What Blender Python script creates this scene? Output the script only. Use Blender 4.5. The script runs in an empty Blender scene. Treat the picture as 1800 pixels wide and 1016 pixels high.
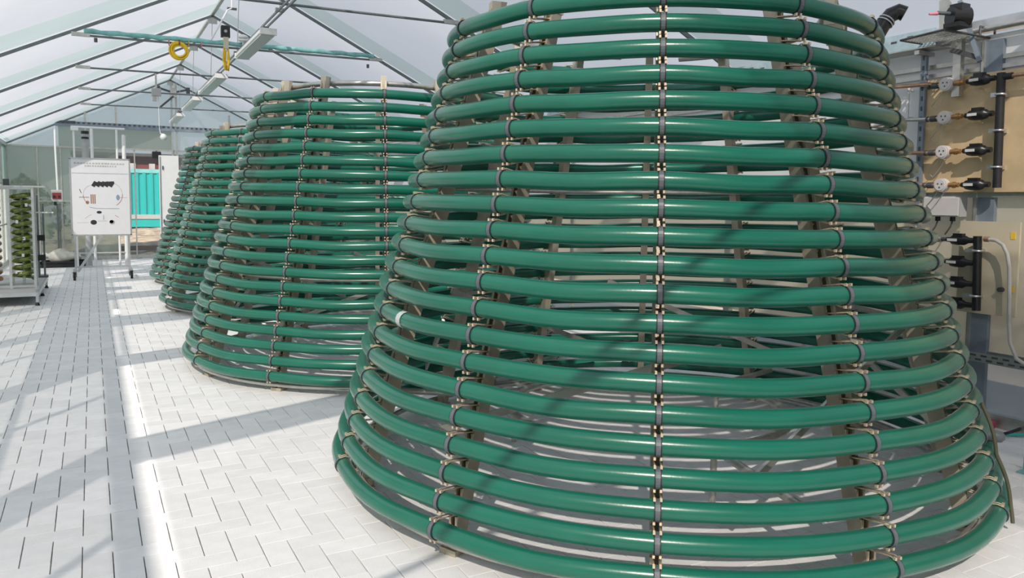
import bpy, math, random
from mathutils import Vector, Matrix
import numpy as np
random.seed(7)
PI = math.pi
sc = bpy.context.scene
COL = sc.collection

# ------------------------------------------------------------------ camera, world, sun, exposure
F_PX, CY, PITCH, ROLL, PSI = 1350.0, 459.27, 0.0767, 0.0092, math.radians(28.6)
HC = 1.6613                                                  # eye height
cam_d = bpy.data.cameras.new('camera')
cam_d.sensor_width = 36.0
cam_d.lens = 36.0 * F_PX / 1800.0
cam_d.shift_y = -(508.0 - CY) / 1800.0
cam_d.clip_start = 0.05
cam_d.clip_end = 400.0
cam = bpy.data.objects.new('camera', cam_d)
COL.objects.link(cam)
_r = Vector((math.cos(PSI), -math.sin(PSI), 0))
_f = Vector((math.sin(PSI), math.cos(PSI), 0))
_fd = _f * math.cos(PITCH) - Vector((0, 0, 1)) * math.sin(PITCH)
_up = _f * math.sin(PITCH) + Vector((0, 0, 1)) * math.cos(PITCH)
_X = _r * math.cos(ROLL) + _up * math.sin(ROLL)
_Y = -_r * math.sin(ROLL) + _up * math.cos(ROLL)
_Z = -_fd
cam.matrix_world = Matrix(((_X.x, _Y.x, _Z.x, 0), (_X.y, _Y.y, _Z.y, 0), (_X.z, _Y.z, _Z.z, HC), (0, 0, 0, 1)))
sc.camera = cam

SUN_A, SUN_B = 0.68, 0.95                                    # floor shift of a shadow per metre of height
sun_d = bpy.data.lights.new('sun', 'SUN')
sun_d.energy = 6.0
sun_d.color = (1.0, 0.91, 0.80)
sun_d.angle = math.radians(0.6)
sun = bpy.data.objects.new('sun', sun_d)
COL.objects.link(sun)
sun.location = (-4, -8, 12)
sun.rotation_euler = Vector((SUN_A, SUN_B, -1)).to_track_quat('-Z', 'Y').to_euler()

world = bpy.data.worlds.new('world')
sc.world = world
world.use_nodes = True
wn = world.node_tree.nodes
wl = world.node_tree.links
bg = wn['Background']
geo = wn.new('ShaderNodeTexCoord')
sep = wn.new('ShaderNodeSeparateXYZ')
ramp = wn.new('ShaderNodeValToRGB')
ramp.color_ramp.elements[0].position = 0.48
ramp.color_ramp.elements[0].color = (0.74, 0.84, 0.92, 1)
ramp.color_ramp.elements[1].position = 0.95
ramp.color_ramp.elements[1].color = (0.50, 0.66, 0.90, 1)
mp = wn.new('ShaderNodeMapRange')
mp.inputs['From Min'].default_value = -1
wl.new(geo.outputs['Generated'], sep.inputs[0])
wl.new(sep.outputs['Z'], mp.inputs['Value'])
wl.new(mp.outputs[0], ramp.inputs[0])
wl.new(ramp.outputs[0], bg.inputs['Color'])
bg.inputs['Strength'].default_value = 0.55

sc.view_settings.view_transform = 'Standard'
sc.view_settings.look = 'None'
sc.view_settings.gamma = 1.0
sc.view_settings.use_curve_mapping = False
sc.view_settings.exposure = 0.06
sc.cycles.max_bounces = 10
sc.cycles.diffuse_bounces = 5
sc.cycles.transparent_max_bounces = 16


def at(px, py, axis, val):
    """the point where the sight line through a photo pixel meets the plane x, y or z = val"""
    c, s = math.cos(ROLL), math.sin(ROLL)
    a, b = px - 900.0, py - CY
    dx, dy = c * a + s * b, -s * a + c * b
    X, zc = dx / F_PX, -dy / F_PX
    Y = math.cos(PITCH) + math.sin(PITCH) * zc
    Z = -math.sin(PITCH) + math.cos(PITCH) * zc
    d = Vector((X * math.cos(PSI) + Y * math.sin(PSI), -X * math.sin(PSI) + Y * math.cos(PSI), Z))
    o = Vector((0, 0, HC))
    k = 'xyz'.index(axis)
    return o + d * ((val - o[k]) / d[k])


# ------------------------------------------------------------------ materials
MATS = {}


def mat(name, col, rough=0.5, metal=0.0, var=0.12, scale=6.0, bump=0.0, bscale=60.0, rnd=0.0, spec=None, coat=0.0, emit=None, sheen=0.0):
    if name in MATS:
        return MATS[name]
    m = bpy.data.materials.new(name)
    m.use_nodes = True
    nt = m.node_tree
    n, l = nt.nodes, nt.links
    b = n['Principled BSDF']
    tc = n.new('ShaderNodeTexCoord')
    no = n.new('ShaderNodeTexNoise')
    no.inputs['Scale'].default_value = scale
    no.inputs['Detail'].default_value = 4
    l.new(tc.outputs['Object'], no.inputs['Vector'])
    rp = n.new('ShaderNodeValToRGB')
    rp.color_ramp.elements[0].position = 0.3
    rp.color_ramp.elements[1].position = 0.7
    rp.color_ramp.elements[0].color = [c * (1 - var) for c in col] + [1]
    rp.color_ramp.elements[1].color = [min(1, c * (1 + var)) for c in col] + [1]
    l.new(no.outputs['Fac'], rp.inputs[0])
    out = rp.outputs[0]
    if rnd:
        oi = n.new('ShaderNodeObjectInfo')
        gi = n.new('ShaderNodeNewGeometry')
        ad = n.new('ShaderNodeMath')
        ad.operation = 'ADD'
        l.new(oi.outputs['Random'], ad.inputs[0])
        l.new(gi.outputs['Random Per Island'], ad.inputs[1])
        fr = n.new('ShaderNodeMath')
        fr.operation = 'FRACT'
        l.new(ad.outputs[0], fr.inputs[0])
        mr = n.new('ShaderNodeMapRange')
        mr.inputs['To Min'].default_value = 1 - rnd
        mr.inputs['To Max'].default_value = 1 + rnd
        l.new(fr.outputs[0], mr.inputs['Value'])
        mx = n.new('ShaderNodeVectorMath')
        mx.operation = 'SCALE'
        l.new(out, mx.inputs[0])
        l.new(mr.outputs[0], mx.inputs['Scale'])
        out = mx.outputs[0]
    l.new(out, b.inputs['Base Color'])
    b.inputs['Roughness'].default_value = rough
    b.inputs['Metallic'].default_value = metal
    if spec is not None:
        b.inputs['Specular IOR Level'].default_value = spec
    if sheen:
        b.inputs['Sheen Weight'].default_value = sheen
        b.inputs['Sheen Roughness'].default_value = 0.35
    if coat:
        b.inputs['Coat Weight'].default_value = coat
        b.inputs['Coat Roughness'].default_value = 0.15
    if emit:
        b.inputs['Emission Color'].default_value = (*emit[0], 1)
        b.inputs['Emission Strength'].default_value = emit[1]
    if bump:
        bn = n.new('ShaderNodeTexNoise')
        bn.inputs['Scale'].default_value = bscale
        bn.inputs['Detail'].default_value = 5
        l.new(tc.outputs['Object'], bn.inputs['Vector'])
        bp = n.new('ShaderNodeBump')
        bp.inputs['Strength'].default_value = bump
        bp.inputs['Distance'].default_value = 0.01
        l.new(bn.outputs['Fac'], bp.inputs['Height'])
        l.new(bp.outputs[0], b.inputs['Normal'])
    MATS[name] = m
    return m


def film(name, col, trans=0.3, diff=0.15, tint=(1, 1, 1), gloss=0.04, var=0.04):
    """thin translucent foil: part clear, part scattering through, part scattering back"""
    m = bpy.data.materials.new(name)
    m.use_nodes = True
    nt = m.node_tree
    n, l = nt.nodes, nt.links
    n.remove(n['Principled BSDF'])
    tc = n.new('ShaderNodeTexCoord')
    no = n.new('ShaderNodeTexNoise')
    no.inputs['Scale'].default_value = 0.9
    no.inputs['Detail'].default_value = 3
    l.new(tc.outputs['Object'], no.inputs['Vector'])
    rp = n.new('ShaderNodeValToRGB')
    rp.color_ramp.elements[0].position = 0.3
    rp.color_ramp.elements[1].position = 0.7
    rp.color_ramp.elements[0].color = [c * (1 - var) for c in col] + [1]
    rp.color_ramp.elements[1].color = [min(1, c * (1 + var)) for c in col] + [1]
    l.new(no.outputs['Fac'], rp.inputs[0])
    tl = n.new('ShaderNodeBsdfTranslucent')
    df = n.new('ShaderNodeBsdfDiffuse')
    tp = n.new('ShaderNodeBsdfTransparent')
    gl = n.new('ShaderNodeBsdfGlossy')
    gl.inputs['Roughness'].default_value = 0.25
    tp.inputs['Color'].default_value = (*tint, 1)
    l.new(rp.outputs[0], tl.inputs['Color'])
    l.new(rp.outputs[0], df.inputs['Color'])
    m1 = n.new('ShaderNodeMixShader')
    m1.inputs[0].default_value = diff
    l.new(tl.outputs[0], m1.inputs[1])
    l.new(df.outputs[0], m1.inputs[2])
    m2 = n.new('ShaderNodeMixShader')
    m2.inputs[0].default_value = trans
    l.new(m1.outputs[0], m2.inputs[1])
    l.new(tp.outputs[0], m2.inputs[2])
    m3 = n.new('ShaderNodeMixShader')
    m3.inputs[0].default_value = gloss
    l.new(m2.outputs[0], m3.inputs[1])
    l.new(gl.outputs[0], m3.inputs[2])
    l.new(m3.outputs[0], n['Material Output'].inputs['Surface'])
    MATS[name] = m
    return m


M_PAVER = mat('white_concrete', (0.84, 0.83, 0.845), 0.6, var=0.04, scale=9, bump=0.15, bscale=120, rnd=0.05)
M_JOINT = mat('joint_sand', (0.22, 0.20, 0.19), 0.95, var=0.2, scale=30)
M_HOSE = mat('green_hose', (0.008, 0.140, 0.093), 0.26, var=0.10, scale=3, bump=0.03, bscale=90, coat=0.15, sheen=0.14)
M_STEEL = mat('galvanised_steel', (0.55, 0.54, 0.51), 0.38, 0.75, var=0.12, scale=14)
M_POST = mat('zinc_channel', (0.44, 0.39, 0.31), 0.45, 0.3, var=0.16, scale=10)
M_BRASS = mat('yellow_zinc', (0.74, 0.62, 0.46), 0.35, 0.6, var=0.15, scale=40)
M_STRAP = mat('grey_strap', (0.11, 0.13, 0.15), 0.45, var=0.15, scale=30)
M_RUBBER = mat('black_rubber', (0.018, 0.018, 0.020), 0.55, var=0.2, scale=20)
M_BLACK = mat('black_plastic', (0.014, 0.014, 0.016), 0.35, var=0.2, scale=20)
M_WHITE = mat('white_paint', (0.80, 0.80, 0.80), 0.4, var=0.03)
M_PVC = mat('white_pvc', (0.78, 0.79, 0.80), 0.35, var=0.03)
M_ALU = mat('aluminium', (0.62, 0.63, 0.64), 0.32, 0.85, var=0.07, scale=12)
M_TRUSS = mat('truss_steel', (0.17, 0.19, 0.20), 0.45, 0.3, var=0.12, scale=8)
M_DARKST = mat('dark_steel', (0.10, 0.10, 0.105), 0.5, 0.4, var=0.15)
M_BLUEST = mat('blue_grey_steel', (0.24, 0.29, 0.35), 0.5, 0.3, var=0.15, scale=7)
M_TEAL = mat('teal_wrap', (0.22, 0.50, 0.50), 0.5, var=0.25, scale=11)
M_YELLOW = mat('yellow_cable', (0.80, 0.52, 0.02), 0.4, var=0.1)
M_PLY = mat('plywood', (0.66, 0.50, 0.30), 0.6, var=0.16, scale=5, bump=0.05)
M_COPPER = mat('copper_pipe', (0.50, 0.30, 0.20), 0.4, 0.6, var=0.2, scale=20)
M_BROWNP = mat('brown_pipe', (0.20, 0.12, 0.09), 0.5, 0.2, var=0.2, scale=20)
M_GREYB = mat('grey_box', (0.42, 0.43, 0.44), 0.45, var=0.05)
M_METER = mat('pale_meter', (0.66, 0.62, 0.62), 0.4, var=0.05)
M_LABEL = mat('label_white', (0.70, 0.70, 0.68), 0.5, var=0.03)
M_STICK = mat('yellow_sticker', (0.85, 0.55, 0.05), 0.5, var=0.05)
M_RED = mat('red_paint', (0.22, 0.03, 0.04), 0.5, var=0.1)
M_CONT = mat('teal_container', (0.004, 0.40, 0.40), 0.5, var=0.06)
M_REDBR = mat('red_brown', (0.15, 0.025, 0.022), 0.7, var=0.3, scale=3)
M_GRASS = mat('grass', (0.16, 0.22, 0.07), 0.9, var=0.4, scale=1.5, bump=0.4, bscale=8)
M_GRAVEL = mat('gravel', (0.46, 0.36, 0.27), 0.95, var=0.45, scale=4.0, bump=0.6, bscale=9)
M_SAND = mat('sandy_soil', (0.42, 0.34, 0.27), 0.95, var=0.3, scale=1.2, bump=0.3, bscale=5)
M_ALGAE = mat('algae_green', (0.13, 0.17, 0.015), 0.18, var=0.7, scale=13, coat=0.5)
M_ALGAE2 = mat('algae_brown', (0.30, 0.16, 0.07), 0.2, var=0.6, scale=14, coat=0.5)
M_DIFFUSER = mat('lamp_diffuser', (0.58, 0.59, 0.60), 0.3, var=0.05, scale=20)
M_BLUEH = mat('pale_blue', (0.45, 0.58, 0.64), 0.5, var=0.15, scale=16)
M_PINK = mat('pink_clip', (0.75, 0.25, 0.32), 0.5)
M_PRINTK = mat('print_black', (0.03, 0.03, 0.035), 0.6)
M_PRINTG = mat('print_grey', (0.48, 0.48, 0.47), 0.6)
M_PRINTR = mat('print_red', (0.45, 0.10, 0.10), 0.6)
M_PRINTB = mat('print_brown', (0.35, 0.20, 0.14), 0.6)
M_PRINTL = mat('print_blue', (0.25, 0.33, 0.45), 0.6)
M_BOARD = mat('board_white', (0.78, 0.78, 0.83), 0.35, var=0.02)

M_FILM = film('roof_foil', (0.70, 0.70, 0.75), 0.46, 0.15)
M_STRIP = film('foil_overlap', (0.50, 0.60, 0.605), 0.15, 0.20)
M_GABLE = film('gable_foil', (0.80, 0.92, 0.96), 0.72, 0.2)
M_CLEAR = film('clear_pane', (0.8, 0.85, 0.85), 0.86, 0.3, tint=(0.95, 0.98, 0.97), gloss=0.06)
M_FROST = film('frosted_pane', (0.52, 0.55, 0.54), 0.56, 0.35, tint=(0.80, 0.85, 0.78), gloss=0.05)
M_WALLF = film('wall_foil', (0.88, 0.89, 0.91), 0.12, 0.80)
M_LEFT = film('left_pane', (0.86, 0.88, 0.90), 0.46, 0.15)
M_FROSTR = film('right_pane', (0.74, 0.71, 0.62), 0.28, 0.6, tint=(0.9, 0.88, 0.8))
M_ADDSHADE = film('added_shade_sheet', (0.26, 0.28, 0.28), 0.58, 0.6)  # for the unseen sheets added to dim the right side
M_WOVER = film('wall_overlap', (0.60, 0.70, 0.70), 0.26, 0.20)
M_DOOR = film('door_pane', (0.8, 0.85, 0.85), 0.96, 0.3, gloss=0.03)
M_BASEF = film('base_foil', (0.60, 0.64, 0.66), 0.55, 0.4, tint=(0.85, 0.88, 0.9), gloss=0.12)
M_GLASS = film('tube_glass', (0.75, 0.82, 0.74), 0.70, 0.4, tint=(0.9, 0.95, 0.88), gloss=0.15)


# ------------------------------------------------------------------ mesh builder
class MB:
    def __init__(self):
        self.v, self.f, self.mi, self.sm = [], [], [], []
        self.mats = []
        self.cur = 0

    def use(self, m):
        if m not in self.mats:
            self.mats.append(m)
        self.cur = self.mats.index(m)
        return self

    def add(self, vs, fs, smooth=False):
        k = len(self.v)
        self.v += [tuple(p) for p in vs]
        for f in fs:
            self.f.append([i + k for i in f])
            self.mi.append(self.cur)
            self.sm.append(smooth)
        return self

    def box(self, c, s, rot=None, ch=0.0):
        c = Vector(c)
        hx, hy, hz = s[0] / 2, s[1] / 2, s[2] / 2
        if ch:
            ch = min(ch, hx * .9, hy * .9, hz * .9)
            vs = [(-hx, -hy, -hz), (hx, -hy, -hz), (hx, hy, -hz), (-hx, hy, -hz),
                  (-hx, -hy, hz - ch), (hx, -hy, hz - ch), (hx, hy, hz - ch), (-hx, hy, hz - ch),
                  (-hx + ch, -hy + ch, hz), (hx - ch, -hy + ch, hz), (hx - ch, hy - ch, hz), (-hx + ch, hy - ch, hz)]
            fs = [(3, 2, 1, 0)] + [(i, (i + 1) % 4, (i + 1) % 4 + 4, i + 4) for i in range(4)] + \
                 [(i + 4, (i + 1) % 4 + 4, (i + 1) % 4 + 8, i + 8) for i in range(4)] + [(8, 9, 10, 11)]
        else:
            vs = [(x, y, z) for z in (-hz, hz) for x, y in ((-hx, -hy), (hx, -hy), (hx, hy), (-hx, hy))]
            fs = [(3, 2, 1, 0), (4, 5, 6, 7)] + [(i, (i + 1) % 4, (i + 1) % 4 + 4, i + 4) for i in range(4)]
        vs = [Vector(p) for p in vs]
        if rot is not None:
            vs = [rot @ p for p in vs]
        return self.add([p + c for p in vs], fs)

    def bar(self, a, b, w, h, up=(0, 0, 1)):
        """rectangular bar between two points, w across, h along up"""
        a, b = Vector(a), Vector(b)
        d = (b - a)
        L = d.length
        d.normalize()
        up = Vector(up)
        x = d.cross(up)
        if x.length < 1e-4:
            x = d.cross(Vector((0, 1, 0)))
        x.normalize()
        z = x.cross(d)
        R = Matrix((x, d, z)).transposed()
        return self.box((a + b) / 2, (w, L, h), R)

    def tube(self, pts, r, n=10, closed=False, caps=True, smooth=True):
        pts = [Vector(p) for p in pts]
        N = len(pts)
        rr = r if isinstance(r, (list, tuple)) else [r] * N
        tang = []
        for i in range(N):
            if closed:
                t = pts[(i + 1) % N] - pts[i - 1]
            else:
                t = pts[min(i + 1, N - 1)] - pts[max(i - 1, 0)]
            tang.append(t.normalized())
        ref = Vector((0, 0, 1))
        if abs(tang[0].dot(ref)) > 0.95:
            ref = Vector((1, 0, 0))
        u = (ref - tang[0] * ref.dot(tang[0])).normalized()
        vs = []
        for i in range(N):
            t = tang[i]
            u = (u - t * u.dot(t))
            if u.length < 1e-5:
                u = t.orthogonal()
            u.normalize()
            w = t.cross(u)
            for k in range(n):
                a = 2 * PI * k / n
                vs.append(pts[i] + (u * math.cos(a) + w * math.sin(a)) * rr[i])
        fs = []
        for i in range(N if closed else N - 1):
            j = (i + 1) % N
            for k in range(n):
                k2 = (k + 1) % n
                fs.append((i * n + k, i * n + k2, j * n + k2, j * n + k))
        self.add(vs, fs, smooth)
        if caps and not closed:
            self.add(vs[:n], [tuple(reversed(range(n)))])
            self.add(vs[-n:], [tuple(range(n))])
        return self

    def cyl(self, a, b, r, n=12, r2=None):
        return self.tube([a, b], [r, r if r2 is None else r2], n)

    def lathe(self, prof, axis_a, axis_b, n=16):
        """prof: list of (t along a->b in metres, radius)"""
        a, b = Vector(axis_a), Vector(axis_b)
        d = (b - a).normalized()
        return self.tube([a + d * t for t, _ in prof], [r for _, r in prof], n)

    def torus(self, c, R, r, axis=(0, 0, 1), N=24, n=8, wob=0.0):
        ax = Vector(axis).normalized()
        u = ax.orthogonal().normalized()
        w = ax.cross(u)
        c = Vector(c)
        pts = []
        for i in range(N):
            a = 2 * PI * i / N
            pts.append(c + (u * math.cos(a) + w * math.sin(a)) * (R + wob * math.sin(3 * a)))
        return self.tube(pts, r, n, closed=True)

    def quad(self, a, b, c, d):
        return self.add([a, b, c, d], [(0, 1, 2, 3)])

    def mesh(self, name, m=None):
        me = bpy.data.meshes.new(name)
        me.from_pydata(self.v, [], self.f)
        ms = self.mats if self.mats else [m]
        for q in ms:
            me.materials.append(q)
        if self.mats and len(self.mats) > 1:
            me.polygons.foreach_set('material_index', self.mi)
        me.polygons.foreach_set('use_smooth', self.sm)
        me.update()
        return me

    def build(self, name, m=None, parent=None, **tags):
        return link(name, self.mesh(name, m), parent, **tags)


def link(name, me, parent=None, loc=None, rot=None, **tags):
    o = bpy.data.objects.new(name, me)
    COL.objects.link(o)
    if parent:
        o.parent = parent
    if loc is not None:
        o.location = loc
    if rot is not None:
        o.rotation_euler = rot
    for k, v in tags.items():
        o[k] = v
    return o


def rel(parent, mb, name, m=None, **tags):
    """build world-space geometry as a child of an unrotated Empty"""
    L = parent.matrix_basis.translation if parent.parent is None else parent['_o']
    mb.v = [(p[0] - L[0], p[1] - L[1], p[2] - L[2]) for p in mb.v]
    return mb.build(name, m, parent, **tags)


def thing(name, label, cat, loc=(0, 0, 0), rz=0.0, group=None):
    o = bpy.data.objects.new(name, None)
    COL.objects.link(o)
    o.empty_display_size = 0.1
    o.location = loc
    o.rotation_euler = (0, 0, rz)
    o['label'] = label
    o['category'] = cat
    if group:
        o['group'] = group
    return o


def struct(name, loc=(0, 0, 0)):
    o = bpy.data.objects.new(name, None)
    COL.objects.link(o)
    o.location = loc
    o['kind'] = 'structure'
    return o


# ------------------------------------------------------------------ setting
XL, XR, XM = -1.95, 5.98, 2.0
ZR, SL = 5.0, 0.49
Y0, YF = -3.2, 23.8
TRUSS_Y = [-3.2, -0.1, 2.9, 6.1, 9.15, 12.15, 15.1, 18.0, 20.9, 23.75]


def roof_z(x):
    return ZR - SL * abs(x - XM)


# floor: slab plus 2:1 herringbone pavers
WJ = 0.1255
XJ, YJ = -0.3400, 4.360
floor = MB().box(((XL + XR) / 2, (Y0 + YF) / 2, -0.085), (XR - XL + 0.5, YF - Y0 + 0.2, 0.15)).build('floor', M_JOINT, None, kind='structure')
floor_o = floor


def project(p):
    X, Y, Z = p[0], p[1], p[2] - HC
    r = X * math.cos(PSI) - Y * math.sin(PSI)
    f = X * math.sin(PSI) + Y * math.cos(PSI)
    yc = f * math.cos(PITCH) - Z * math.sin(PITCH)
    zc = f * math.sin(PITCH) + Z * math.cos(PITCH)
    if yc < 0.1:
        return None
    dx, dy = F_PX * r / yc, -F_PX * zc / yc
    c, s = math.cos(ROLL), math.sin(ROLL)
    return 900 + c * dx - s * dy, CY + s * dx + c * dy, yc


bricks = []
for i in range(-16, 54):
    for j in range(-34, 158):
        s = (i + j + 1) % 4
        x0, y0 = XJ + i * WJ, YJ + j * WJ
        if s == 0:
            bricks.append((x0 + WJ, y0 + WJ / 2, 0))
        elif s == 2:
            bricks.append((x0 + WJ / 2, y0 + WJ, 1))
bricks = [b for b in bricks if XL - 0.1 < b[0] < XR + 0.1 and Y0 < b[1] < YF]
G = 0.0016
paver_me = [MB().box((0, 0, -0.02), (2 * WJ - 2.4 * G, WJ - G, 0.04), None, 0.0014).mesh('paver', M_PAVER),
            MB().box((0, 0, -0.02), (WJ - 3.4 * G, 2 * WJ - G, 0.04), None, 0.0014).mesh('paver', M_PAVER)]
rank = []
for b in bricks:
    q = project((b[0], b[1], 0))
    vis = q is not None and -40 < q[0] < 1840 and q[1] < 1040
    rank.append((0 if vis else 1, -((q[1] - 345) ** 3 / 1e6) if vis else 0, b))
rank.sort()
stuff = MB()
for k, (_, _, b) in enumerate(rank):
    dz = random.uniform(-0.0012, 0.0008)
    if k < 300:
        link('paver', paver_me[b[2]], floor_o, (b[0], b[1], dz), (random.uniform(-.002, .002), random.uniform(-.002, .002), random.uniform(-.003, .003)))
    else:
        w, h = (2 * WJ - 2.4 * G, WJ - G) if b[2] == 0 else (WJ - 3.4 * G, 2 * WJ - G)
        stuff.box((b[0], b[1], dz - 0.02), (w, h, 0.04), None, 0.0014)
stuff.build('paver_field', M_PAVER, floor_o, kind='stuff')

# roof: foil cushions between the trusses
ceiling = struct('ceiling')


def foil(y0, y1, xa, xb, bulge=0.20, ny=14, t0=0.0, t1=1.0):
    """cushion strip from (xa) to (xb) on the slope, bulging outwards"""
    m = MB()
    sgn = 1 if xa < XM else -1
    nrm = Vector((-SL * sgn, 0, 1)).normalized()
    vs, fs = [], []
    nx = 9
    for i in range(ny + 1):
        t = i / ny
        y = y0 + (y1 - y0) * t
        bz = bulge * (1 - (2 * t - 1) ** 2)
        for k in range(nx):
            x = xa + (xb - xa) * k / (nx - 1)
            p = Vector((x, y, roof_z(x) + 0.03)) + nrm * bz * min(1, 3.0 * k / (nx - 1), 3.0 * (nx - 1 - k) / (nx - 1))
            vs.append(p)
    for i in range(ny):
        for k in range(nx - 1):
            a = i * nx + k
            fs.append((a, a + 1, a + nx + 1, a + nx))
    m.add(vs, fs, True)
    return m


GAPS = [(-3.2, 6.1), (9.35, 9.95), (11.85, 12.1), (14.3, 14.7), (14.85, 15.4)]
for a, b in zip(TRUSS_Y[:-1], TRUSS_Y[1:]):                  # a vent slot runs along the left eaves, partly covered
    foil(a, b, XL, -1.885, 0.02).build('foil_cushion', M_FILM, ceiling)
    foil(a, b, -1.848, XM).build('foil_cushion', M_FILM, ceiling)
    foil(a, b, XR, XM).build('foil_cushion', M_FILM, ceiling)
yy0 = 6.1
for g0, g1 in GAPS[1:] + [(YF, YF)]:
    MB().add([(x, y, roof_z(x) + 0.036) for x, y in ((-1.90, yy0), (-1.835, yy0), (-1.835, g0), (-1.90, g0))], [(0, 1, 2, 3)]).build('slot_cover', M_STRIP, ceiling)
    yy0 = g1

for y in TRUSS_Y[2:]:
    for xa in (XL, XR):                                      # doubled foil on the near side of each truss
        m = MB()
        x0, x1 = xa, XM
        OV = 0.58 if y < 7 or xa > 0 else 0.95
        n = 6
        vs, fs = [], []
        for k in range(n + 1):
            x = x0 + (x1 - x0) * k / n
            for yy, dz in ((y - OV, -0.012), (y - OV / 2, -0.015), (y, -0.005)):
                vs.append((x, yy, roof_z(x) + 0.03 + dz))
        for k in range(n):
            for q in range(2):
                a = k * 3 + q
                fs.append((a, a + 1, a + 4, a + 3))
        m.add(vs, fs, True).build('foil_overlap', M_STRIP, ceiling)

# added unseen sheets under the near right roof, only to shade the front cone
for k, x0 in enumerate((1.15, 1.45, 1.75, 2.05)):
    vs, fs = [], []
    xs_ = [x0, max(x0, XM), 3.0, 4.2 - 0.2 * k]
    for x in xs_:
        for yy in (Y0 + 0.05, 2.25):
            vs.append((x, yy, roof_z(x) - 0.10 - 0.012 * k))
    for q in range(len(xs_) - 1):
        fs.append((2 * q, 2 * q + 1, 2 * q + 3, 2 * q + 2))
    MB().add(vs, fs).build('added_shade_sheet', M_ADDSHADE, ceiling)

# trusses
TIE_X = 2.19
TZ = 3.87
for k, y in enumerate(TRUSS_Y[1:]):
    t = struct('trim_%d' % (k + 1), (XM, y, 0))
    for s in (-1, 1):
        xe = XL if s < 0 else XR
        m = MB()
        m.bar((xe - XM, 0, roof_z(xe) - 0.02), (0, 0, ZR - 0.02), 0.028, 0.04)
        m.build('rafter', M_TRUSS, t)
    if k < 8:
        m = MB()
        m.tube([(-TIE_X, 0, TZ), (TIE_X, 0, TZ + 0.06)], 0.016, 8)
        m.build('tie_bar', M_TRUSS, t)
        for s in (-1, 1):
            MB().bar((s * TIE_X, 0, TZ + 0.01 + 0.03 * (s + 1)), (s * (TIE_X - 0.22), 0, TZ + 0.01 + 0.03 * (s + 1)), 0.045, 0.05).build('tie_bracket', M_STEEL, t)
    MB().box((0, 0, ZR - 0.10), (0.16, 0.02, 0.12)).build('ridge_plate', M_STEEL, t)
    for xe in (XL, XR):
        MB().bar((xe - XM, 0, 0), (xe - XM, 0, roof_z(xe)), 0.06, 0.08, (0, 1, 0)).build('wall_post', M_STEEL, t)
ridge = struct('trim_%d' % 20)
MB().bar((XM, Y0, ZR + 0.0), (XM, YF, ZR + 0.0), 0.05, 0.04).build('ridge_beam', M_STEEL, ridge)
for xe, n in ((XL, 21), (XR, 22)):
    g = struct('trim_%d' % n)
    MB().bar((xe, Y0, roof_z(xe) - 0.03), (xe, YF, roof_z(xe) - 0.03), 0.09, 0.09).build('eaves_beam', M_ALU, g)

# far gable wall
wf = struct('wall_far', (0, YF, 0))


def panel(x0, x1, z0, z1, m, par, name='pane', y=0.0, top=None):
    q = MB()
    zt0, zt1 = (z1, z1) if top is None else top
    th = 0.012
    vs = []
    for yy in (y, y + th):
        vs += [(x0, yy, z0), (x1, yy, z0), (x1, yy, zt1), (x0, yy, zt0)]
    q.add(vs, [(0, 1, 2, 3), (7, 6, 5, 4), (0, 4, 5, 1), (1, 5, 6, 2), (2, 6, 7, 3), (3, 7, 4, 0)])
    return q.build(name, m, par)


def gable_z(x):
    return roof_z(x) + 0.02


xs = [XL, -0.75, 0.62, XM, 3.3, 4.6, XR]
for a, b in zip(xs[:-1], xs[1:]):
    panel(a, b, min(3.62, gable_z(a), gable_z(b)) if a > XL and b < XR else 3.03, 0, M_GABLE, wf, 'gable_foil', 0.03, (gable_z(a), gable_z(b)))
for a, b in zip(xs[1:-2], xs[2:-1]):
    panel(a, b, 3.03, 3.62, M_FROST if a < 1 else M_GABLE, wf, 'pane', 0.03)
low = [(XL, -1.25, M_FROST), (-1.25, -0.72, M_FROST), (-0.72, 0.0, M_FROST), (0.0, 0.62, M_FROST), (0.62, 1.05, M_DOOR), (1.05, 2.05, M_DOOR), (2.05, 3.3, M_CLEAR), (3.3, 4.6, M_CLEAR), (4.6, XR, M_CLEAR)]
for a, b, m in low:
    panel(a, b, 0.10, 3.0, m, wf, 'pane', 0.03)
    MB().bar((b, 0.03, 0), (b, 0.03, 3.02), 0.035, 0.05, (0, 1, 0)).build('mullion', M_STEEL, wf)
MB().box(((XL + XR) / 2, 0.0, 3.02), (XR - XL, 0.05, 0.04)).build('wall_rail', M_STEEL, wf)
MB().box(((XL + XR) / 2, 0.0, 1.58), (XR - XL - 5.3, 0.04, 0.03)).build('wall_rail', M_STEEL, wf).location = (-2.6, 0, 0)
MB().box(((XL + XR) / 2, 0.0, 0.05), (XR - XL, 0.12, 0.10)).build('wall_kerb', M_STEEL, wf)
# perforated end beam
bm = MB()
bx0, bx1, bz = -0.82, 4.8, 3.63
bm.use(M_BLUEST).box(((bx0 + bx1) / 2, -0.05, bz), (bx1 - bx0, 0.06, 0.14))
bm.build('end_beam', None, wf)
hm = MB()
for k in range(46):
    hm.box((bx0 + 0.06 + k * 0.122, -0.083, bz + 0.035), (0.06, 0.008, 0.045))
hm.build('beam_slots', M_DARKST, wf, kind='stuff')
MB().box((-0.55, -0.09, bz + 0.05), (0.42, 0.03, 0.06)).build('beam_cap', M_DARKST, wf)
for px_, zt in ((2.02, 4.95), (2.14, 4.90), (-0.12, 4.0), (0.62, 4.2), (3.55, 4.1)):
    MB().bar((px_, -0.04, 3.4 if px_ < 1 or px_ > 3 else 0.05), (px_, -0.04, zt), 0.045, 0.05, (0, 1, 0)).build('gable_post', M_STEEL, wf)

# left wall, clear panes between posts (beside and behind the camera)
wlft = struct('wall_left', (XL, 0, 0))
wrgt = struct('wall_right', (XR, 0, 0))


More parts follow.
